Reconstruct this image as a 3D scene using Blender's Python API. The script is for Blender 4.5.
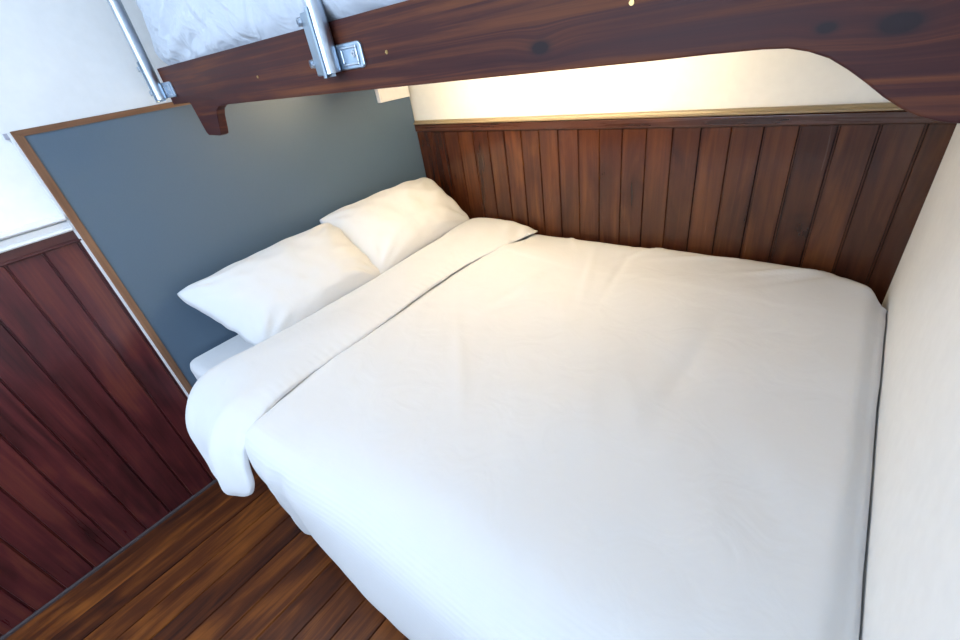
import bpy, bmesh, math, random
from mathutils import Vector, Matrix, noise
random.seed(3)
C = bpy.context.scene.collection
for o in list(bpy.data.objects): bpy.data.objects.remove(o)

# ------------------------------------------------------------------ camera, sky, lights, exposure
scn = bpy.context.scene
scn.view_settings.view_transform = 'Standard'
scn.view_settings.look = 'None'
scn.view_settings.gamma = 1.0
scn.view_settings.exposure = 0.27
cd = bpy.data.cameras.new('camera'); cam = bpy.data.objects.new('camera', cd); C.objects.link(cam)
R = ((0.777978423265398, 0.611580157353772, -0.14394194685573963),
     (0.24041757865230862, -0.5014424249017932, -0.8311166478801699),
     (-0.580473049166321, 0.6119846449378814, -0.5371460076662667))
right = Vector(R[0]); up = -Vector(R[1]); back = -Vector(R[2])
cam.matrix_world = Matrix(((right.x, up.x, back.x, 1.8147), (right.y, up.y, back.y, -1.6882),
                           (right.z, up.z, back.z, 1.4210), (0, 0, 0, 1)))
cd.sensor_width = 36.0; cd.lens = 434.13 / 960 * 36; cd.clip_start = 0.02
scn.camera = cam

w = bpy.data.worlds.new('sky'); scn.world = w; w.use_nodes = True
w.node_tree.nodes['Background'].inputs[0].default_value = (0.72, 0.84, 1.0, 1)
w.node_tree.nodes['Background'].inputs[1].default_value = 1.0

def area(name, loc, target, sx, sy, power, col):
    l = bpy.data.lights.new(name, 'AREA'); l.shape = 'RECTANGLE'; l.size = sx; l.size_y = sy
    l.energy = power; l.color = col
    o = bpy.data.objects.new(name, l); C.objects.link(o); o.location = loc
    o.rotation_euler = (Vector(target) - Vector(loc)).to_track_quat('-Z', 'Y').to_euler()
    return o
# daylight through the window in the wall behind the camera
area('window_daylight', (0.95, -3.32, 1.62), (0.85, -1.2, 0.9), 1.3, 1.2, 42, (0.59, 0.76, 1.0))
# fill light added at the ceiling, out of view, to raise the ambient level
area('added_fill_light', (0.75, -2.25, 2.36), (0.75, -2.25, 0), 0.34, 0.34, 9, (0.74, 0.87, 1.0))

FZ = -0.02          # floor level
WA = -0.020         # plane of the headboard wall
CZ = 2.42           # ceiling
YR = -3.4           # wall behind the camera

# ------------------------------------------------------------------ materials
def newmat(name):
    m = bpy.data.materials.new(name); m.use_nodes = True
    n = m.node_tree.nodes; l = m.node_tree.links
    return m, n, l, n['Principled BSDF']
def plain(name, col, rough=0.5, metal=0.0, bump=0.0, bscale=60, coat=0.0):
    m, n, l, b = newmat(name)
    b.inputs['Base Color'].default_value = (*col, 1); b.inputs['Roughness'].default_value = rough
    b.inputs['Metallic'].default_value = metal; b.inputs['Coat Weight'].default_value = coat
    tc = n.new('ShaderNodeTexCoord'); nz = n.new('ShaderNodeTexNoise'); nz.inputs['Scale'].default_value = bscale
    nz.inputs['Detail'].default_value = 4
    l.new(tc.outputs['Object'], nz.inputs['Vector'])
    mr = n.new('ShaderNodeMix'); mr.data_type = 'RGBA'; mr.blend_type = 'MULTIPLY'
    mr.inputs[0].default_value = 0.12; mr.inputs[6].default_value = (*col, 1)
    l.new(nz.outputs['Color'], mr.inputs[7])
    bw = n.new('ShaderNodeRGBToBW'); l.new(nz.outputs['Color'], bw.inputs[0]); l.new(bw.outputs[0], mr.inputs[7])
    l.new(mr.outputs[2], b.inputs['Base Color'])
    if bump:
        bp = n.new('ShaderNodeBump'); bp.inputs['Strength'].default_value = bump; bp.inputs['Distance'].default_value = 0.002
        l.new(nz.outputs['Fac'], bp.inputs['Height']); l.new(bp.outputs[0], b.inputs['Normal'])
    return m

def wood(name, grain, across, pitch, off, cols, rough=0.3, coat=0.2, fine=55.0, knots=(), var=0.35, bump=0.25, blotch=0.5, spec=0.35):
    """grain / across: axis index; boards of `pitch` across, each with its own shade and figure"""
    m, n, l, b = newmat(name)
    def N(t, **k):
        x = n.new(t)
        for a, v in k.items(): setattr(x, a, v)
        return x
    def M(op, a, bb=None, c=None):
        x = N('ShaderNodeMath', operation=op)
        for i, v in enumerate((a, bb, c)):
            if v is None: continue
            if isinstance(v, (int, float)): x.inputs[i].default_value = v
            else: l.new(v, x.inputs[i])
        return x.outputs[0]
    tc = N('ShaderNodeTexCoord'); sp = N('ShaderNodeSeparateXYZ'); l.new(tc.outputs['Object'], sp.inputs[0])
    g = sp.outputs[grain]; a = sp.outputs[across]; t = sp.outputs[3 - grain - across]
    bid = M('FLOOR', M('DIVIDE', M('SUBTRACT', a, off), pitch))
    wn = N('ShaderNodeTexWhiteNoise', noise_dimensions='1D'); l.new(bid, wn.inputs['W'])
    kd = None; aw = a
    for (kg, ka, kr) in knots:
        dg = M('MULTIPLY', M('SUBTRACT', g, kg), 0.55); da = M('SUBTRACT', a, ka)
        d2 = M('ADD', M('MULTIPLY', dg, dg), M('MULTIPLY', da, da))
        e = M('EXPONENT', M('DIVIDE', M('MULTIPLY', d2, -1.0), (kr * 2.4) ** 2))
        sg = 1.0 if ka < 1.41 else -1.0
        aw = M('ADD', aw, M('MULTIPLY', e, kr * 1.1 * sg))
        core = M('EXPONENT', M('DIVIDE', M('MULTIPLY', d2, -1.0), (kr * 0.85) ** 2))
        kd = core if kd is None else M('MAXIMUM', kd, core)
    cb = N('ShaderNodeCombineXYZ')
    l.new(M('ADD', M('MULTIPLY', g, 1.6), M('MULTIPLY', wn.outputs['Value'], 17.0)), cb.inputs[0])
    l.new(M('MULTIPLY', aw, fine), cb.inputs[1]); l.new(M('MULTIPLY', t, 12.0), cb.inputs[2])
    n1 = N('ShaderNodeTexNoise'); n1.inputs['Scale'].default_value = 1.0; n1.inputs['Detail'].default_value = 6
    n1.inputs['Roughness'].default_value = 0.62; n1.inputs['Distortion'].default_value = 0.6
    l.new(cb.outputs[0], n1.inputs['Vector'])
    cb2 = N('ShaderNodeCombineXYZ')
    l.new(M('ADD', M('MULTIPLY', g, 2.6), M('MULTIPLY', wn.outputs['Value'], 31.0)), cb2.inputs[0])
    l.new(M('MULTIPLY', aw, 11.0), cb2.inputs[1]); l.new(M('MULTIPLY', t, 4.0), cb2.inputs[2])
    n2 = N('ShaderNodeTexNoise'); n2.inputs['Scale'].default_value = 1.0; n2.inputs['Detail'].default_value = 3
    n2.inputs['Distortion'].default_value = 1.2
    l.new(cb2.outputs[0], n2.inputs['Vector'])
    f = M('ADD', M('MULTIPLY', n1.outputs['Fac'], 1 - blotch), M('MULTIPLY', n2.outputs['Fac'], blotch))
    f = M('ADD', f, M('MULTIPLY', M('SUBTRACT', wn.outputs['Value'], 0.5), var * 0.35))
    cr = N('ShaderNodeValToRGB'); l.new(f, cr.inputs[0])
    e = cr.color_ramp.elements; e[0].position = 0.33; e[0].color = (*cols[0], 1); e[1].position = 0.68; e[1].color = (*cols[2], 1)
    x = e.new(0.5); x.color = (*cols[1], 1)
    col = cr.outputs[0]
    if kd is not None:
        mx = N('ShaderNodeMix', data_type='RGBA'); l.new(M('MINIMUM', M('MULTIPLY', kd, 2.0), 0.96), mx.inputs[0]); l.new(col, mx.inputs[6])
        mx.inputs[7].default_value = (0.012, 0.006, 0.008, 1); col = mx.outputs[2]
    l.new(col, b.inputs['Base Color'])
    b.inputs['Roughness'].default_value = rough
    l.new(M('ADD', M('MULTIPLY', n1.outputs['Fac'], 0.25), rough - 0.12), b.inputs['Roughness'])
    b.inputs['Specular IOR Level'].default_value = spec; b.inputs['Coat Weight'].default_value = coat; b.inputs['Coat Roughness'].default_value = 0.10
    bp = N('ShaderNodeBump'); bp.inputs['Strength'].default_value = bump; bp.inputs['Distance'].default_value = 0.0015
    l.new(f, bp.inputs['Height']); l.new(bp.outputs[0], b.inputs['Normal']); l.new(bp.outputs[0], b.inputs['Coat Normal'])
    return m

def cloth(name, col, stripe=0.0, crumple=0.0, weave=0.15):
    m, n, l, b = newmat(name)
    b.inputs['Base Color'].default_value = (*col, 1); b.inputs['Roughness'].default_value = 0.85
    b.inputs['Sheen Weight'].default_value = 0.15
    b.inputs['Specular IOR Level'].default_value = 0.25
    tc = n.new('ShaderNodeTexCoord')
    nz = n.new('ShaderNodeTexNoise'); nz.inputs['Scale'].default_value = 420; l.new(tc.outputs['Object'], nz.inputs['Vector'])
    b1 = n.new('ShaderNodeBump'); b1.inputs['Strength'].default_value = weave; b1.inputs['Distance'].default_value = 0.0006
    l.new(nz.outputs['Fac'], b1.inputs['Height']); last = b1
    n3 = n.new('ShaderNodeTexNoise'); n3.inputs['Scale'].default_value = 9; n3.inputs['Detail'].default_value = 3
    n3.inputs['Distortion'].default_value = 1.0; l.new(tc.outputs['Object'], n3.inputs['Vector'])
    b2 = n.new('ShaderNodeBump'); b2.inputs['Strength'].default_value = 0.35 + crumple; b2.inputs['Distance'].default_value = 0.006 + crumple * 0.02
    l.new(n3.outputs['Fac'], b2.inputs['Height']); l.new(last.outputs[0], b2.inputs['Normal']); last = b2
    if stripe:
        uv = n.new('ShaderNodeSeparateXYZ'); l.new(tc.outputs['UV'], uv.inputs[0])
        mu = n.new('ShaderNodeMath'); mu.operation = 'MULTIPLY'; mu.inputs[1].default_value = 2 * math.pi / 0.014
        l.new(uv.outputs[1], mu.inputs[0])
        s = n.new('ShaderNodeMath'); s.operation = 'SINE'; l.new(mu.outputs[0], s.inputs[0])
        b3 = n.new('ShaderNodeBump'); b3.inputs['Strength'].default_value = stripe; b3.inputs['Distance'].default_value = 0.0012
        mp = n.new('ShaderNodeMapRange'); mp.inputs[1].default_value = 1.50; mp.inputs[2].default_value = 1.62; l.new(uv.outputs[1], mp.inputs[0])
        ml = n.new('ShaderNodeMath'); ml.operation = 'MULTIPLY'; l.new(s.outputs[0], ml.inputs[0]); l.new(mp.outputs[0], ml.inputs[1])
        l.new(ml.outputs[0], b3.inputs['Height']); l.new(last.outputs[0], b3.inputs['Normal']); last = b3
    l.new(last.outputs[0], b.inputs['Normal'])
    return m

WALL = plain('white_wall_paint', (0.86, 0.86, 0.85), 0.65, bump=0.05, bscale=35)
CREAM = plain('cream_wall_paint', (0.84, 0.82, 0.76), 0.6, bump=0.05, bscale=35)
CEIL = plain('ceiling_paint', (0.86, 0.86, 0.84), 0.8)
GLOSSW = plain('white_gloss_paint', (0.78, 0.80, 0.82), 0.3, bump=0.3, bscale=50)
BEAD = plain('worn_cream_paint', (0.30, 0.23, 0.13), 0.3, bump=0.8, bscale=70)
BLUE = plain('slate_blue_paint', (0.083, 0.130, 0.185), 0.42, bump=0.12, bscale=220)
FRAME = wood('oak_frame_wood', 1, 2, 5, -2.5, ((0.10, 0.045, 0.022), (0.17, 0.082, 0.042), (0.25, 0.13, 0.07)), 0.45, 0.1)
FRAMEV = wood('oak_frame_wood_upright', 2, 1, 5, -2.5, ((0.10, 0.045, 0.022), (0.17, 0.082, 0.042), (0.25, 0.13, 0.07)), 0.45, 0.1)
PANB = wood('mahogany_panel_back', 2, 0, 0.0925, 0.002, ((0.026, 0.007, 0.004), (0.048, 0.014, 0.006), (0.092, 0.029, 0.010)), 0.22, 0.4, fine=45, bump=0.10, blotch=0.6, spec=0.25)
PANA = wood('mahogany_panel_side', 2, 1, 0.0895, -1.592, ((0.030, 0.005, 0.006), (0.076, 0.013, 0.015), (0.14, 0.034, 0.020)), 0.31, 0.3, fine=60, blotch=0.6)
RAILB = wood('mahogany_cap_back', 0, 2, 5, -2.5, ((0.022, 0.007, 0.004), (0.05, 0.016, 0.008), (0.08, 0.03, 0.013)), 0.28, 0.5)
RAILA = wood('mahogany_cap_side', 1, 2, 5, -2.5, ((0.030, 0.007, 0.008), (0.06, 0.014, 0.013), (0.09, 0.024, 0.018)), 0.3, 0.4)
FLOORM = wood('stained_floor_boards', 1, 0, 0.1, 0.034, ((0.020, 0.006, 0.005), (0.085, 0.023, 0.007), (0.22, 0.068, 0.013)), 0.36, 0.12, fine=50, var=0.22, bump=0.4, blotch=0.6, spec=0.3)
BUNKW = wood('stained_pine_rail', 0, 2, 9, -4.5, ((0.022, 0.005, 0.007), (0.046, 0.011, 0.009), (0.120, 0.036, 0.012)), 0.50, 0.0, fine=75,
             knots=((1.452, 1.400, 0.0085), (1.818, 1.380, 0.0095), (1.765, 1.383, 0.005)), blotch=0.22, spec=0.2)
PLY = plain('plywood_base', (0.36, 0.25, 0.15), 0.7, bump=0.2, bscale=30)
STEEL = plain('galvanised_steel', (0.52, 0.58, 0.66), 0.28, metal=0.95, bump=0.25, bscale=90)
PLATE = plain('zinc_plate', (0.40, 0.50, 0.60), 0.34, metal=0.9, bump=0.2, bscale=90)
BOLT = plain('bolt_steel', (0.55, 0.58, 0.62), 0.3, metal=1.0)
HOLE = plain('dark_socket', (0.02, 0.02, 0.025), 0.6)
BRASS = plain('brass_screw', (0.45, 0.30, 0.12), 0.35, metal=0.9)
DUVET = cloth('duvet_cotton', (0.61, 0.615, 0.625), stripe=0.22)
PILLOW = cloth('pillow_cotton', (0.64, 0.645, 0.65))
SHEET = cloth('fitted_sheet_cotton', (0.66, 0.67, 0.69), crumple=0.15)
BUNKSH = cloth('bunk_sheet_cotton', (0.46, 0.50, 0.56), crumple=0.8)
BASEM = plain('bed_base_fabric', (0.10, 0.09, 0.09), 0.8)
GREYB = plain('grey_batten', (0.36, 0.36, 0.42), 0.5)
PLASTIC = plain('white_plastic', (0.92, 0.88, 0.84), 0.4)
DARKF = plain('dark_metal', (0.05, 0.05, 0.05), 0.4, metal=0.6)
def emis(name, col, s):
    m, n, l, b = newmat(name)
    b.inputs['Base Color'].default_value = (*col, 1); b.inputs['Emission Color'].default_value = (*col, 1)
    b.inputs['Emission Strength'].default_value = s
    return m
GLOWT = emis('lit_lamp_diffuser', (1.0, 0.80, 0.50), 98.0)
GLOWC = emis('fill_lamp_glow', (0.85, 0.93, 1.0), 6.0)  # glow of the added fill lamp at the ceiling
GLASS, gn, gl, gb = newmat('window_glass')
gb.inputs['Transmission Weight'].default_value = 1.0; gb.inputs['Roughness'].default_value = 0.0; gb.inputs['IOR'].default_value = 1.1

# ------------------------------------------------------------------ mesh helpers
def obj(name, bm, mat, parent=None, smooth=False, bevel=0.0, seg=2):
    bmesh.ops.recalc_face_normals(bm, faces=bm.faces)
    me = bpy.data.meshes.new(name); bm.to_mesh(me); bm.free()
    if mat: me.materials.append(mat)
    if smooth:
        for p in me.polygons: p.use_smooth = True
    o = bpy.data.objects.new(name, me); C.objects.link(o)
    if parent is not None: o.parent = parent; o.matrix_parent_inverse = parent.matrix_world.inverted()
    if bevel:
        b = o.modifiers.new('bevel', 'BEVEL'); b.width = bevel; b.segments = seg; b.limit_method = 'ANGLE'; b.angle_limit = 0.6
    return o
def box(bm, x0, x1, y0, y1, z0, z1):
    v = [bm.verts.new((x, y, z)) for x in (x0, x1) for y in (y0, y1) for z in (z0, z1)]
    for f in ((0, 1, 3, 2), (4, 6, 7, 5), (0, 4, 5, 1), (2, 3, 7, 6), (0, 2, 6, 4), (1, 5, 7, 3)):
        bm.faces.new([v[i] for i in f])
def bx(*a):
    bm = bmesh.new(); box(bm, *a); return bm
def prism(bm, pts, axis, a0, a1):
    """polygon pts in the plane of the two other axes (in order), extruded along axis"""
    def mk(p, a):
        q = [0, 0, 0]; o = [i for i in range(3) if i != axis]
        q[o[0]], q[o[1]] = p; q[axis] = a; return q
    A = [bm.verts.new(mk(p, a0)) for p in pts]; B = [bm.verts.new(mk(p, a1)) for p in pts]
    n = len(pts)
    bm.faces.new(A); bm.faces.new(list(reversed(B)))
    for i in range(n): bm.faces.new((A[i], A[(i + 1) % n], B[(i + 1) % n], B[i]))
def cyl(bm, p0, p1, r, n=24, inner=None):
    p0 = Vector(p0); p1 = Vector(p1); d = (p1 - p0).normalized()
    a = d.orthogonal().normalized(); b = d.cross(a)
    ring = lambda p, rr: [bm.verts.new(p + (a * math.cos(2 * math.pi * i / n) + b * math.sin(2 * math.pi * i / n)) * rr) for i in range(n)]
    A = ring(p0, r); B = ring(p1, r)
    for i in range(n): bm.faces.new((A[i], A[(i + 1) % n], B[(i + 1) % n], B[i]))
    if inner is None:
        bm.faces.new(A); bm.faces.new(B)
    else:
        A2 = ring(p0, inner); B2 = ring(p1, inner)
        for i in range(n):
            j = (i + 1) % n
            bm.faces.new((A2[i], A2[j], B2[j], B2[i])); bm.faces.new((A[i], A[j], A2[j], A2[i])); bm.faces.new((B[i], B[j], B2[j], B2[i]))
def struct(name, bm, mat, **k):
    parent = k.get('parent')
    o = obj(name, bm, mat, **k)
    if parent is None: o['kind'] = 'structure'
    return o
def tag(o, label, cat, group=None):
    o['label'] = label; o['category'] = cat
    if group: o['group'] = group
    return o
def empty(name, loc, label, cat, group=None):
    o = bpy.data.objects.new(name, None); o.location = loc; o.empty_display_size = 0.1
    C.objects.link(o); bpy.context.view_layer.update(); return tag(o, label, cat, group)
def grid(bm, fn, nu, nv, closed_v=False, uvf=None, caps=False):
    V = [[bm.verts.new(fn(i / nu, j / nv)) for j in range(nv if closed_v else nv + 1)] for i in range(nu + 1)]
    uvl = bm.loops.layers.uv.verify() if uvf else None
    m = nv
    for i in range(nu):
        for j in range(m):
            j2 = (j + 1) % m if closed_v else j + 1
            f = bm.faces.new((V[i][j], V[i + 1][j], V[i + 1][j2], V[i][j2]))
            if uvf:
                for lp, (a, b) in zip(f.loops, ((i, j), (i + 1, j), (i + 1, j + 1), (i, j + 1))): lp[uvl].uv = uvf(a / nu, b / nv)
    if caps:
        for r in (V[0], V[-1]):
            c = Vector((0, 0, 0))
            for q in r: c += q.co
            c = bm.verts.new(c / len(r))
            for j in range(len(r)): bm.faces.new((r[j], r[(j + 1) % len(r)], c))
    return V
def nz(x, y, z=0.0): return noise.noise(Vector((x, y, z)))
def lerp_path(pts, s):
    """Catmull-Rom through pts (tuples), s in 0..1 by chord length"""
    ds = [0]
    for a, b in zip(pts, pts[1:]): ds.append(ds[-1] + math.dist(a[:2], b[:2]))
    t = s * ds[-1]; i = 0
    while i < len(pts) - 2 and t > ds[i + 1]: i += 1
    u = (t - ds[i]) / (ds[i + 1] - ds[i]) if ds[i + 1] > ds[i] else 0
    P = [pts[max(i - 1, 0)], pts[i], pts[i + 1], pts[min(i + 2, len(pts) - 1)]]
    return tuple(0.5 * ((2 * P[1][k]) + (-P[0][k] + P[2][k]) * u + (2 * P[0][k] - 5 * P[1][k] + 4 * P[2][k] - P[3][k]) * u * u
                 + (-P[0][k] + 3 * P[1][k] - 3 * P[2][k] + P[3][k]) * u ** 3) for k in range(len(pts[0])))
def plen(pts): return sum(math.dist(a[:2], b[:2]) for a, b in zip(pts, pts[1:]))
def sstep(a, b, x):
    t = max(0.0, min(1.0, (x - a) / (b - a))); return t * t * (3 - 2 * t)

# ------------------------------------------------------------------ the room
# floor boards: one continuous floor with grooves between the boards (boards run along y)
bm = bmesh.new()
prof = []
x = WA - 0.15
g = 0.034 - 0.1 * 2
pts = [(-0.16, FZ)]
while g < 2.2:
    if g > 0.2: pts += [(g - 0.0028, FZ), (g - 0.0012, FZ - 0.005), (g + 0.0012, FZ - 0.005), (g + 0.0028, FZ)]
    g += 0.1
pts += [(2.12, FZ), (2.12, FZ - 0.06), (-0.16, FZ - 0.06)]
A = [bm.verts.new((p[0], 0.1, p[1])) for p in pts]; B = [bm.verts.new((p[0], YR - 0.1, p[1])) for p in pts]
for i in range(len(pts)): bm.faces.new((A[i], A[(i + 1) % len(pts)], B[(i + 1) % len(pts)], B[i]))
struct('floor', bm, FLOORM)

struct('ceiling', bx(-0.16, 2.12, YR - 0.1, 0.1, CZ, CZ + 0.08), CEIL)
struct('wall_back', bx(-0.16, 2.12, 0.012, 0.1, FZ - 0.06, CZ), CREAM)
struct('wall_left', bx(-0.16, WA - 0.008, YR, 0.012, FZ - 0.06, CZ), WALL)
struct('wall_right', bx(2.0, 2.12, YR, 0.012, FZ - 0.06, CZ), WALL)
# wall behind the camera with its window opening
bm = bmesh.new()
box(bm, -0.16, 2.12, YR - 0.1, YR, FZ - 0.06, 1.0); box(bm, -0.16, 2.12, YR - 0.1, YR, 2.25, CZ)
box(bm, -0.16, 0.28, YR - 0.1, YR, 1.0, 2.25); box(bm, 1.62, 2.12, YR - 0.1, YR, 1.0, 2.25)
struct('wall_front', bm, WALL)
bm = bmesh.new()
for a in ((0.28, 0.33, 1.0, 2.25), (1.57, 1.62, 1.0, 2.25), (0.33, 1.57, 1.0, 1.05), (0.33, 1.57, 2.20, 2.25), (0.93, 0.97, 1.05, 2.20), (0.33, 0.93, 1.68, 1.71), (0.97, 1.57, 1.68, 1.71)):
    box(bm, a[0], a[1], YR - 0.08, YR - 0.03, a[2], a[3])
wf = struct('window_1', bm, GLOSSW)
struct('glass', bx(0.33, 1.57, YR - 0.062, YR - 0.058, 1.05, 2.20), GLASS, parent=wf)

# wainscot on the back wall: V-jointed boards
def wainscot(name, axis, plane, sgn, lo, hi, first, pitch, z0, z1, mat):
    """boards standing on plane (offset 12 mm towards the room), V joints cut in"""
    bm = bmesh.new(); p = [(lo, plane)]
    g = first
    while g < lo + 0.006: g += pitch
    while g < hi - 0.006:
        p += [(g - 0.0045, plane), (g - 0.0018, plane - sgn * 0.006), (g + 0.0018, plane - sgn * 0.006), (g + 0.0045, plane)]
        g += pitch
    p += [(hi, plane), (hi, plane - sgn * 0.0078), (lo, plane - sgn * 0.0078)]
    if axis == 0: q = p
    else: q = [(b, a) for a, b in p]
    prism(bm, q, 2, z0, z1)
    return struct(name, bm, mat)
wainscot('trim_1', 0, 0.0, -1, WA, 2.0, 0.002, 0.0925, FZ, 1.075, PANB)
wainscot('trim_2', 1, WA, 1, YR, 0.0, -1.592 - 0.0895 * 30, 0.0895, FZ, 1.078, PANA)
# cap rails
bm = bmesh.new(); prism(bm, [(0.012, 1.066), (-0.006, 1.066), (-0.010, 1.070), (-0.010, 1.097), (-0.005, 1.102), (0.012, 1.102)], 0, WA, 2.0)
struct('trim_3', bm, RAILB, bevel=0.001)
bm = bmesh.new(); prism(bm, [(0.012, 1.102), (-0.010, 1.102), (-0.014, 1.103), (-0.016, 1.106), (-0.016, 1.108), (-0.008, 1.111), (-0.006, 1.116), (0.0, 1.119), (0.012, 1.119)], 0, WA, 2.0)
struct('trim_4', bm, BEAD)
P0 = WA
bm = bmesh.new(); prism(bm, [(P0 - 0.0078, 1.076), (P0 + 0.010, 1.076), (P0 + 0.013, 1.080), (P0 + 0.010, 1.084), (P0 + 0.006, 1.085), (P0 + 0.006, 1.112), (P0 - 0.0078, 1.112)], 1, YR, -1.493)
struct('trim_5', bm, RAILA, bevel=0.0008)
bm = bmesh.new(); prism(bm, [(P0 - 0.0078, 1.112), (P0 + 0.014, 1.112), (P0 + 0.017, 1.116), (P0 + 0.014, 1.121), (P0 + 0.004, 1.124), (P0 + 0.006, 1.140), (P0 - 0.005, 1.1405), (P0 - 0.005, 1.1455),
                             (P0 + 0.018, 1.146), (P0 + 0.022, 1.150), (P0 + 0.020, 1.157), (P0 + 0.012, 1.161), (P0 - 0.0078, 1.161)], 1, YR, -1.496)
struct('trim_6', bm, GLOSSW)
bm = bmesh.new(); prism(bm, [(WA - 0.004, FZ), (WA + 0.010, FZ), (WA + 0.008, FZ + 0.007), (WA + 0.002, FZ + 0.010), (WA - 0.004, FZ + 0.010)], 1, YR, 0.0)
struct('baseboard_left', bm, plain('dusty_bead', (0.035, 0.022, 0.024), 0.6))

# ------------------------------------------------------------------ headboard panel on the left wall
hb = empty('headboard_panel', (0, -0.75, 0.30), 'slate blue headboard panel with brown wooden edging on the wall behind the pillows', 'headboard')
YL, YT, ZB = -1.490, 1.396, 0.30
obj('panel', bx(-0.008, -0.0015, YL + 0.020, -0.003, ZB, YT - 0.014), BLUE, hb)
o = obj('backing_board', bx(WA + 0.0005, -0.009, YL - 0.007, -0.006, ZB, YT - 0.003), GLOSSW, hb); o['label'] = 'white painted edge of backing board'
bm = bmesh.new(); prism(bm, [(YL, YT), (YL + 0.022, YT - 0.0165), (-0.003, YT - 0.0165), (-0.003, YT)], 0, -0.010, 0.002)
obj('edging', bm, FRAME, hb, bevel=0.0012)
bm = bmesh.new(); prism(bm, [(YL, YT), (YL + 0.022, YT - 0.0165), (YL + 0.022, ZB), (YL, ZB)], 0, -0.010, 0.002)
obj('edging', bm, FRAMEV, hb, bevel=0.0012)
o = obj('batten', bx(WA - 0.0078, -0.012, YL - 0.016, YL + 0.003, YT - 0.018, YT - 0.003), GREYB, hb, bevel=0.001); o['label'] = 'small grey batten end'

# white fitting at the top of the panel by the corner
rl = empty('lamp_housing', (0.0, -0.115, 1.24), 'small white rectangular fitting high on the blue headboard panel beside the corner', 'wall fitting')
bm = bmesh.new(); prism(bm, [(-0.212, 1.240), (-0.020, 1.236), (-0.020, 1.33), (-0.212, 1.33)], 0, -0.0015, 0.022)
obj('housing', bm, PLASTIC, rl, bevel=0.002)
obj('front_cover', bx(0.022, 0.025, -0.205, -0.027, 1.246, 1.324), PLASTIC, rl, bevel=0.001)

# ------------------------------------------------------------------ bed
bd = empty('bed_base', (1.0, -0.74, FZ), 'low double bed base hidden under the white duvet', 'bed')
obj('base_box', bx(0.02, 1.965, -1.40, -0.03, 0.06, 0.27), BASEM, bd, bevel=0.01)
for (a, b) in ((0.08, -1.33), (0.08, -0.10), (1.90, -1.33), (1.90, -0.10), (0.98, -0.7)):
    bm = bmesh.new(); cyl(bm, (a, b, FZ), (a, b, 0.062), 0.025); obj('leg', bm, DARKF, bd)
# mattress with fitted sheet
def rbox(x0, x1, y0, y1, z0, z1, r, nu=10, amp=0.0, puff=0.0, n=10):
    bm = bmesh.new(); box(bm, x0, x1, y0, y1, z0, z1)
    bmesh.ops.bevel(bm, geom=list(bm.edges) + list(bm.verts), offset=r, segments=5, profile=0.5, affect='EDGES')
    return bm
bm = rbox(0.004, 1.97, -1.445, -0.025, 0.27, 0.562, 0.035)
mt = obj('mattress', bm, SHEET, smooth=True)
tag(mt, 'white mattress on the lower bed, its corner showing between blue panel and duvet', 'mattress')

# duvet body ---------------------------------------------------------
DX0, DX1 = 0.36, 1.9945
def dpath(x):
    e = sstep(1.80, 1.99, x)                 # the rounded foot corner
    zt = 0.612 - 0.006 * math.sin(3 * x) + 0.010 * math.exp(-((x - 1.55) / 0.35) ** 2)
    sag = 0.016
    u = max(0.0, min(0.985, (x - 1.77) / 0.228)); ye = 0.035 + 0.125 * (1 - math.sqrt(1 - u * u))
    k = sstep(0.62, 0.70, x) * (1 - sstep(0.74, 1.15, x))
    top = [(-0.012, 0.44, 0), (-0.010 - ye * 0.35, zt - 0.045 - 0.02 * e, 0), (-0.03 - ye, zt + 0.004, 0), (-0.22, zt - 0.002, 0), (-0.60, zt - sag, 0),
           (-1.0, zt - sag, 0), (-1.30, zt - 0.014, 0), (-1.415, zt - 0.032 + 0.02 * k, 0), (-1.478 - 0.020 * k, zt - 0.075 + 0.055 * k, 0), (-1.510 - 0.025 * k, zt - 0.14 + 0.060 * k, 0), (-1.525 - 0.012 * k, zt - 0.26 + 0.03 * k, 0),
           (-1.533, zt - 0.38, 0), (-1.523 , 0.13, 0)]
    return top
def seam_x(y):
    ks = [(-1.55, 0.70), (-1.45, 0.675), (-1.335, 0.653), (-1.2, 0.640), (-1.0, 0.643), (-0.76, 0.622), (-0.56, 0.622), (-0.33, 0.660), (-0.14, 0.735), (0.0, 0.74)]
    y = max(-1.55, min(0, y))
    for (a, xa), (b, xb) in zip(ks, ks[1:]):
        if y <= b: return xa + (xb - xa) * (y - a) / (b - a)
    return 0.74
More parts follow.
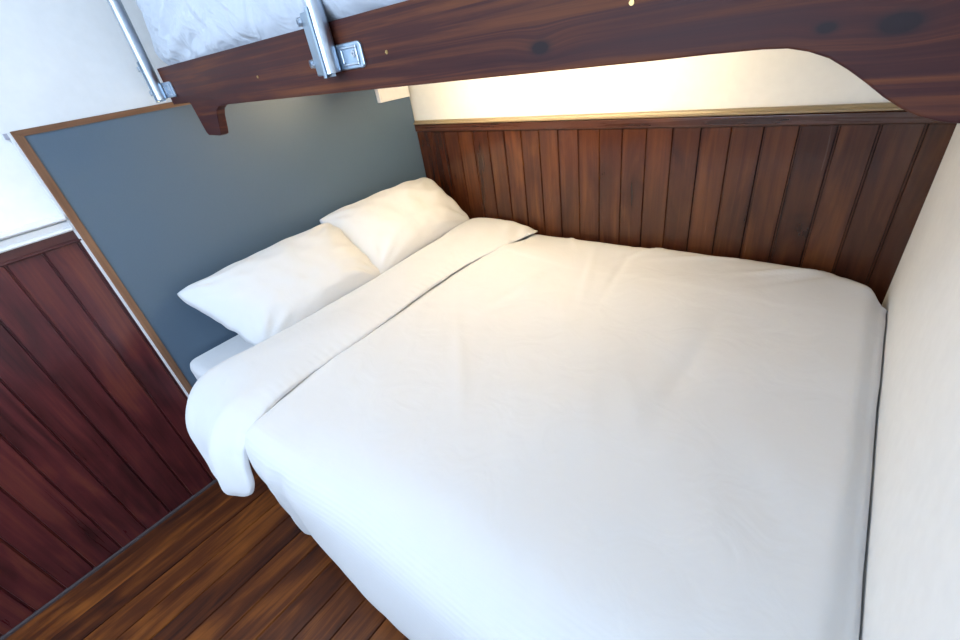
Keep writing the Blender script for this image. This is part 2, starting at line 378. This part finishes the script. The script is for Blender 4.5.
def duvet_pt(s, t):
    x = DX0 + (DX1 - DX0) * s
    p = dpath(x); y, z, _ = lerp_path(p, t)
    edge = sstep(1.93, 1.988, x)
    topw = sstep(0.50, 0.58, z)
    z -= (0.022 + 0.020 * sstep(-0.26, -0.10, y)) * edge ** 2 * topw
    # the filling swells up against the turned-back end
    sx = seam_x(y); bump = sstep(sx - 0.040, sx + 0.004, x) * (1 - 0.85 * sstep(sx + 0.04, sx + 0.42, x))
    z += topw * bump * (0.030 if y < -0.3 else 0.030 * sstep(0.0, -0.3, y) + 0.004)
    if y < -1.35: y += 0.045 * (1 - sstep(0.36, 0.62, x)) * sstep(-1.35, -1.45, y)
    # soft undulation and pulls of the cover
    fl = sstep(0.0, 0.25, -y) if z > 0.5 else 0.4
    z += topw * (0.008 * nz(x * 3.1, y * 3.1, 1) + 0.004 * nz(x * 7, y * 5, 5) + 0.002 * nz(x * 14 + y * 5, y * 5, 9))
    # long creases from the back edge and across the top
    for (cx, cy, ln, wd, ang, am) in ((1.12, -0.30, 0.20, 0.016, 1.9, 0.007), (1.22, -0.25, 0.22, 0.014, 1.7, -0.006), (0.95, -0.5, 0.18, 0.02, 1.3, 0.005),
                                      (1.74, -0.10, 0.12, 0.010, 0.45, 0.010), (1.78, -0.13, 0.10, 0.010, 0.65, -0.008), (1.52, -0.08, 0.16, 0.012, 0.3, 0.007),
                                      (1.28, -0.07, 0.12, 0.014, 0.9, 0.007), (0.92, -0.06, 0.10, 0.012, 2.2, 0.006), (1.0, -0.95, 0.22, 0.02, 2.3, 0.004), (1.6, -0.75, 0.3, 0.03, 1.5, -0.005)):
        dx, dy = x - cx, y - cy; ca, sa = math.cos(ang), math.sin(ang)
        u = dx * ca + dy * sa; v = -dx * sa + dy * ca
        z += topw * am * math.exp(-(u / ln) ** 2 - (v / wd) ** 2)
    # side drop: gentle vertical folds
    if y < -1.40:
        dep = sstep(0.58, 0.25, z)
        y += dep * (0.005 * nz(x * 4, 0, 3) + 0.003 * nz(x * 13, z * 2, 4))
        y += 0.007 * math.exp(-((x - 0.84 - (z - 0.5) * 0.3) / 0.022) ** 2) * sstep(0.60, 0.52, z) - 0.007 * math.exp(-((x - 0.79 - (z - 0.5) * 0.3) / 0.025) ** 2) * sstep(0.60, 0.52, z)
    if y < -1.40: y += 0.016 * (1 - sstep(0.60, 1.05, x)) * sstep(0.50, 0.30, z)
    x2 = x
    if s > 0.999: x2 += 0.0015 * nz(y * 9, 0, 7)
    return Vector((x2, y, z))
L0 = plen(dpath(1.0))
bm = bmesh.new()
V = grid(bm, duvet_pt, 150, 190, uvf=lambda a, b: (DX0 + (DX1 - DX0) * a, L0 * b))
# tuck the foot edge down between mattress and wall
uvl = bm.loops.layers.uv.verify()
rim = V[-1]; prev = rim
for (dx, dz) in ((0.0, -0.02), (0.0, -0.06), (-0.004, -0.14)):
    nr = [bm.verts.new((q.co.x + dx, q.co.y, q.co.z + (dz if q.co.z > 0.3 else dz * 0.2))) for q in rim]
    for j in range(len(rim) - 1): bm.faces.new((prev[j], nr[j], nr[j + 1], prev[j + 1]))
    prev = nr
bmesh.ops.recalc_face_normals(bm, faces=bm.faces)
if sum(f.normal.z for f in bm.faces) < 0: bmesh.ops.reverse_faces(bm, faces=bm.faces)
me = bpy.data.meshes.new('duvet'); bm.to_mesh(me); bm.free()
for p in me.polygons: p.use_smooth = True
me.materials.append(DUVET)
dv = bpy.data.objects.new('duvet', me); C.objects.link(dv)
so = dv.modifiers.new('thick', 'SOLIDIFY'); so.thickness = 0.006; so.offset = -1
tag(dv, 'big white duvet spread over the lower bed and hanging over its side', 'duvet')

# turned-back end of the duvet ----------------------------------------
#          y      z      x0     x1     half thickness
FP = [(-0.030, 0.620, 0.355, 0.712, 0.022), (-0.080, 0.636, 0.335, 0.740, 0.030), (-0.20, 0.636, 0.33, 0.708, 0.032), (-0.42, 0.632, 0.34, 0.650, 0.030),
      (-0.70, 0.628, 0.345, 0.632, 0.030), (-1.0, 0.626, 0.34, 0.650, 0.030), (-1.25, 0.626, 0.33, 0.652, 0.032), (-1.40, 0.622, 0.315, 0.672, 0.036),
      (-1.49, 0.596, 0.305, 0.698, 0.040), (-1.538, 0.540, 0.325, 0.698, 0.044), (-1.562, 0.47, 0.375, 0.712, 0.042), (-1.578, 0.420, 0.425, 0.685, 0.034), (-1.586, 0.375, 0.465, 0.610, 0.024)]
def fold_pt(s, t):
    y, z, x0, x1, h = lerp_path(FP, s)
    y2, z2, *_ = lerp_path(FP, min(1, s + 0.004)); y1, z1, *_ = lerp_path(FP, max(0, s - 0.004))
    ty, tz = y2 - y1, z2 - z1; L = math.hypot(ty, tz) or 1
    ny, nzv = tz / L * -1, ty / L
    ny, nzv = -ny, -nzv            # outward (up / towards the room)
    if nzv < 0 and s < 0.6: ny, nzv = -ny, -nzv
    th = 2 * math.pi * t
    c, sn = math.cos(th), math.sin(th)
    xm = (x0 + x1) / 2; hw = (x1 - x0) / 2
    cx = math.copysign(abs(c) ** 0.75, c)
    # thick rounded roll on the pillow side, thin pressed edge on the open side
    tk = h * (1.0 - 0.35 * sstep(0.0, 1.0, cx)) * (1 + 0.15 * sstep(-0.3, -0.9, cx))
    k = math.copysign(abs(sn) ** 0.72, sn) * tk
    if sn < 0: k *= 0.55
    x = xm + hw * cx + 0.004 * nz(y * 22, z * 22, 5) * sstep(0.6, 1.0, cx)
    x += 0.010 * nz(y * 4 + z * 4, cx, 2) * (1 if abs(cx) > 0.5 else 0)
    if sn > 0:
        k += 0.008 * nz(x * 6, y * 4, z * 4) + 0.005 * nz(x * 12, (y + z) * 5, 3)
        # creases fanning over the drooping end
        if y < -1.3: k += 0.006 * math.sin((x - 0.3) * 55 + (y + z) * 9) * sstep(-1.35, -1.52, y) * (0.6 + 0.6 * nz(x * 7, z * 6, 1))
        # the roll at the drooping end: a raised lip towards the open side, dented behind it
        en = sstep(-1.36, -1.50, y)
        k += en * (0.014 * math.exp(-((cx - 0.45) / 0.28) ** 2) - 0.010 * math.exp(-((cx + 0.15) / 0.25) ** 2))
        # short puckers along the seam
        k += 0.0014 * math.sin(y * 210 + 5 * nz(y * 9, 1, 1)) * sstep(0.55, 0.95, cx)
        # low pull near the back wall
        k += 0.006 * math.sin((x * 1.0 + y * 0.5) * 60) * math.exp(-((y + 0.12) / 0.09) ** 2) * sstep(0.5, 0.65, x)
    return Vector((x, y + ny * k, z + nzv * k))
bm = bmesh.new()
grid(bm, fold_pt, 170, 72, closed_v=True, caps=True)
bmesh.ops.smooth_vert(bm, verts=[v for v in bm.verts if v.co.z < 0.42], factor=0.5, use_axis_x=True, use_axis_y=True, use_axis_z=True)
fo = obj('turned_back_fold', bm, DUVET, dv, smooth=True)

# ------------------------------------------------------------------ pillows
def pillow(name, TL, TR, BL, BR, thick, seed, label, group, pinch=0.05, ears=0.03):
    TL, TR, BL, BR = map(Vector, (TL, TR, BL, BR))
    nrm = (TR - TL).cross(BL - TL).normalized()
    if nrm.x < 0: nrm = -nrm
    cen = (TL + TR + BL + BR) / 4
    def P(u, v):   # u along width 0..1, v top->bottom 0..1
        a = TL.lerp(TR, u); b = BL.lerp(BR, u); return a.lerp(b, v)
    def f(side):
        def g(i, j):
            u, v = i, j
            uu, vv = 2 * u - 1, 2 * v - 1
            # edges bow inwards between the pointed corners
            pu = uu * (1 - pinch * (1 - vv ** 2) * uu * uu); pv = vv * (1 - pinch * 1.2 * (1 - uu ** 2) * vv * vv)
            pu *= 1 - 0.05 * abs(vv) ** 9; pv *= 1 - 0.06 * abs(uu) ** 9
            q = P((pu + 1) / 2, (pv + 1) / 2)
            t = (max(0, 1 - abs(uu) ** 3.0)) ** 0.62 * (max(0, 1 - abs(vv) ** 3.0)) ** 0.62
            h = thick * t
            edge = min(1 - abs(uu), 1 - abs(vv))
            w = sstep(0, 0.25, edge)
            h += w * 0.010 * nz(uu * 2 + seed, vv * 2, side) + w * 0.003 * nz(uu * 5 + seed, vv * 4, side + 3)
            # creases running in from the corners
            for (cu, cv) in ((-1, -1), (1, -1), (-1, 1), (1, 1)):
                du, dv_ = uu - cu, vv - cv; r = math.hypot(du, dv_); a = math.atan2(dv_ * cv * -1, du * cu * -1)
                h += 0.005 * math.sin(a * 13 + seed) * math.exp(-((r - 0.35) / 0.28) ** 2) * w
            wob = 0.006 * nz(uu * 4 + seed * 3, vv * 4, 8)
            q = q + nrm * (side * h * (1.0 if side > 0 else 0.30)) + Vector((0, 1, 0)) * wob + Vector((0, 0, 1)) * wob
            return q
        return g
    bm = bmesh.new()
    grid(bm, f(1), 64, 48); grid(bm, f(-1), 64, 48)
    bmesh.ops.remove_doubles(bm, verts=bm.verts, dist=0.0004)
    o = obj(name, bm, PILLOW, None, smooth=True)
    return tag(o, label, 'pillow', group)
pillow('pillow', (0.042, -1.375, 0.829), (0.075, -0.690, 0.850), (0.33, -1.265, 0.585), (0.36, -0.690, 0.635), 0.105, 1.0,
       'white pillow nearer the camera, its pointed corner out over the blue panel', 'pillows against the headboard', pinch=0.03)
pillow('pillow', (0.035, -0.745, 0.868), (0.055, -0.048, 0.856), (0.36, -0.740, 0.630), (0.34, -0.055, 0.640), 0.095, 4.0,
       'white pillow in the corner against the dark wainscot, partly behind the nearer pillow', 'pillows against the headboard', pinch=0.04)

# ------------------------------------------------------------------ upper bunk
bk = empty('upper_bunk', (1.0, -0.56, 1.30), 'dark stained wooden upper bunk with shaped side rail and galvanised guard posts', 'bunk bed')
RY = -1.10
prof = [(0.102, 1.488), (0.102, 1.392), (0.105, 1.389), (0.228, 1.389), (0.236, 1.384), (0.252, 1.318), (0.257, 1.303), (0.266, 1.297), (0.340, 1.295), (0.352, 1.298),
        (0.360, 1.309), (0.380, 1.348), (0.394, 1.363), (0.418, 1.371), (0.46, 1.3735)]
prof += [(0.6 + 0.1 * i, 1.3735 - 0.0003 * i) for i in range(11)]
prof += [(1.665, 1.371), (1.715, 1.3705), (1.737, 1.369), (1.755, 1.3645), (1.773, 1.357), (1.790, 1.346), (1.806, 1.334), (1.822, 1.321), (1.838, 1.310), (1.852, 1.303), (1.868, 1.298), (1.89, 1.295), (1.94, 1.295), (1.995, 1.295),
         (1.995, 1.487)]
bm = bmesh.new(); prism(bm, prof, 1, RY, RY + 0.024)
obj('side_rail', bm, BUNKW, bk, bevel=0.004, seg=3)
obj('base_board', bx(0.05, 1.99, RY + 0.041, -0.04, 1.425, 1.443), PLY, bk)
for x0 in (0.25, 0.72, 1.2, 1.66):
    obj('slat', bx(x0, x0 + 0.07, RY + 0.041, -0.02, 1.385, 1.425), BUNKW, bk, bevel=0.003)
obj('wall_rail', bx(0.05, 1.99, -0.04, -0.001, 1.36, 1.46), BUNKW, bk, bevel=0.003)
for (a, b) in ((1.148, 1.426), (1.576, 1.431), (0.686, 1.423)):
    bm = bmesh.new(); cyl(bm, (a, RY + 0.002, b), (a, RY - 0.0012, b), 0.0030, 16)
    r_ = bmesh.ops.create_cube(bm, size=1.0); 
    for q in r_['verts']: q.co = Vector((a + q.co.x * 0.006, RY - 0.0014 + q.co.y * 0.0008, b + q.co.z * 0.0012))
    obj('screw', bm, BRASS, bk)
def guard_post(x):
    """tube in front of the rail, clamp channel with two bolts, plate on the rail to its right"""
    y = RY - 0.0185
    bm = bmesh.new(); cyl(bm, (x, y, 1.408), (x, y, 2.02), 0.0165, 32, inner=0.014)
    p = obj('guard_post', bm, STEEL, bk, smooth=True)
    md = p.modifiers.new('es', 'EDGE_SPLIT'); md.split_angle = 0.8
    # clamp: a half shell round the tube with a flange to the left
    bm = bmesh.new()
    n = 18; ri, ro = 0.0168, 0.0192
    arc = [(x + ro * math.cos(a), y + ro * math.sin(a)) for a in [math.radians(-78 - i * (150 / n)) for i in range(n + 1)]]
    arci = [(x + ri * math.cos(a), y + ri * math.sin(a)) for a in [math.radians(-78 - i * (150 / n)) for i in range(n + 1)]]
    prism(bm, arc + list(reversed(arci)), 2, 1.402, 1.512)
    obj('clamp', bm, PLATE, p)
    bm = bmesh.new(); prism(bm, [(x - 0.052, y + 0.002), (x - 0.048, y - 0.003), (x - 0.014, y - 0.011), (x - 0.013, y + 0.004), (x - 0.016, y + 0.0165), (x - 0.052, y + 0.0165)], 2, 1.406, 1.508)
    obj('clamp_flange', bm, PLATE, p, bevel=0.002)
    for z in (1.428, 1.496):
        c = Vector((x - 0.050, y + 0.002, z)); d = Vector((-0.35, -0.936, 0))
        bm = bmesh.new(); cyl(bm, c - d * 0.004, c + d * 0.007, 0.0080, 6)
        obj('bolt', bm, BOLT, p, bevel=0.0008)
        bm = bmesh.new(); cyl(bm, c + d * 0.006, c + d * 0.011, 0.0070, 18, inner=0.0045)
        obj('bolt_head', bm, STEEL, p)
        bm = bmesh.new(); cyl(bm, c + d * 0.006, c + d * 0.0085, 0.0045, 12)
        obj('bolt_socket', bm, HOLE, p)
    # mounting plate with a raised pressed square and a screw
    bm = bmesh.new()
    prism(bm, [(x + 0.008, 1.409), (x + 0.075, 1.409), (x + 0.081, 1.413), (x + 0.081, 1.446), (x + 0.075, 1.451), (x + 0.008, 1.451)], 1, RY - 0.0045, RY + 0.001)
    obj('mounting_plate', bm, PLATE, p, bevel=0.0018)
    bm = bmesh.new()
    for a in ((0.022, 0.070, 1.415, 1.419), (0.022, 0.070, 1.4415, 1.4455), (0.022, 0.027, 1.419, 1.4415), (0.065, 0.070, 1.419, 1.4415)):
        box(bm, x + a[0], x + a[1], RY - 0.0075, RY - 0.0044, a[2], a[3])
    obj('pressed_rib', bm, STEEL, p, bevel=0.001)
    bm = bmesh.new(); cyl(bm, (x + 0.057, RY - 0.004, 1.433), (x + 0.057, RY - 0.0068, 1.433), 0.0055, 18, inner=0.002); obj('plate_screw', bm, BOLT, p)
    return p
guard_post(1.006); guard_post(0.084)

# upper mattress in a thin crinkled sheet
UM = [0.14, 1.985, RY - 0.0, -0.03, 1.4445, 1.72]
def um_pt(side):
    pass
bm = bmesh.new()
SP = [(RY + 0.045, 1.449), (RY + 0.012, 1.492), (RY - 0.006, 1.520), (RY - 0.012, 1.58), (RY - 0.004, 1.64), (RY + 0.03, 1.68), (RY + 0.10, 1.69), (-0.6, 1.69), (-0.10, 1.69), (-0.05, 1.66), (-0.045, 1.449)]
def um(s, t):
    y, z = lerp_path(SP, t)
    ends = 1 - abs(2 * s - 1) ** 14 * 0.25
    x = 0.128 + (1.985 - 0.128) * s
    e = sstep(0.10, 0.0, s); e2 = sstep(0.92, 1.0, s)
    y += 0.012 * (e ** 2) if y < -0.6 else 0
    if z > 1.49:
        fz = sstep(1.49, 1.56, z)
        y += (0.010 * nz(x * 6 - z * 5, z * 3, 1) + 0.007 * nz(x * 17 + z * 14, z * 5, 2) + 0.004 * math.sin(x * 70 + z * 55) * (0.5 + nz(x * 4, z * 4, 6))) * (0.4 + fz * 0.6)
        x += 0.05 * e * sstep(1.49, 1.62, z)
        ww = math.hypot(x - 0.1, (z - 1.47)); an = math.atan2(z - 1.47, x - 0.1); y -= 0.007 * math.sin(an * 34 + 3 * nz(ww * 3, an * 2, 1)) * math.exp(-((ww - 0.25) / 0.22) ** 2)
    return Vector((x, y, z))
grid(bm, um, 200, 110, closed_v=False)
# end faces
bm.verts.ensure_lookup_table()
n = 111
for base in (0, 200 * n):
    r = [bm.verts[base + k] for k in range(n)]; c = Vector()
    for q in r: c += q.co
    c = bm.verts.new(c / n)
    for k in range(n): bm.faces.new((r[k], r[(k + 1) % n], c))
    bm.verts.ensure_lookup_table()
mu = obj('mattress', bm, BUNKSH, None, smooth=True)
tag(mu, 'upper bunk mattress in a crinkled pale sheet, bulging above the dark rail', 'mattress')

# strip lamp screwed under the upper bunk, behind the rail
lp = empty('strip_lamp', (0.95, -0.40, 1.425), 'slim strip lamp under the upper bunk giving warm light', 'lamp')
obj('housing', bx(0.26, 1.36, -0.43, -0.36, 1.372, 1.384), PLASTIC, lp, bevel=0.002)
bm = bmesh.new(); cyl(bm, (0.29, -0.395, 1.360), (1.33, -0.395, 1.360), 0.010, 20)
obj('tube', bm, GLOWT, lp, smooth=True)
for xx in (0.28, 1.34):
    obj('end_cap', bx(xx - 0.012, xx + 0.012, -0.410, -0.380, 1.346, 1.374), PLASTIC, lp, bevel=0.001)

# unseen ceiling lamp, added as the body of the fill light
cl = empty('added_fill_lamp', (0.75, -2.25, CZ), 'unseen square white ceiling lamp added as fill light', 'lamp')
obj('frame', bx(0.55, 0.95, -2.45, -2.05, CZ - 0.03, CZ), GLOSSW, cl, bevel=0.004)
obj('diffuser', bx(0.57, 0.93, -2.43, -2.07, CZ - 0.036, CZ - 0.03), GLOWC, cl)
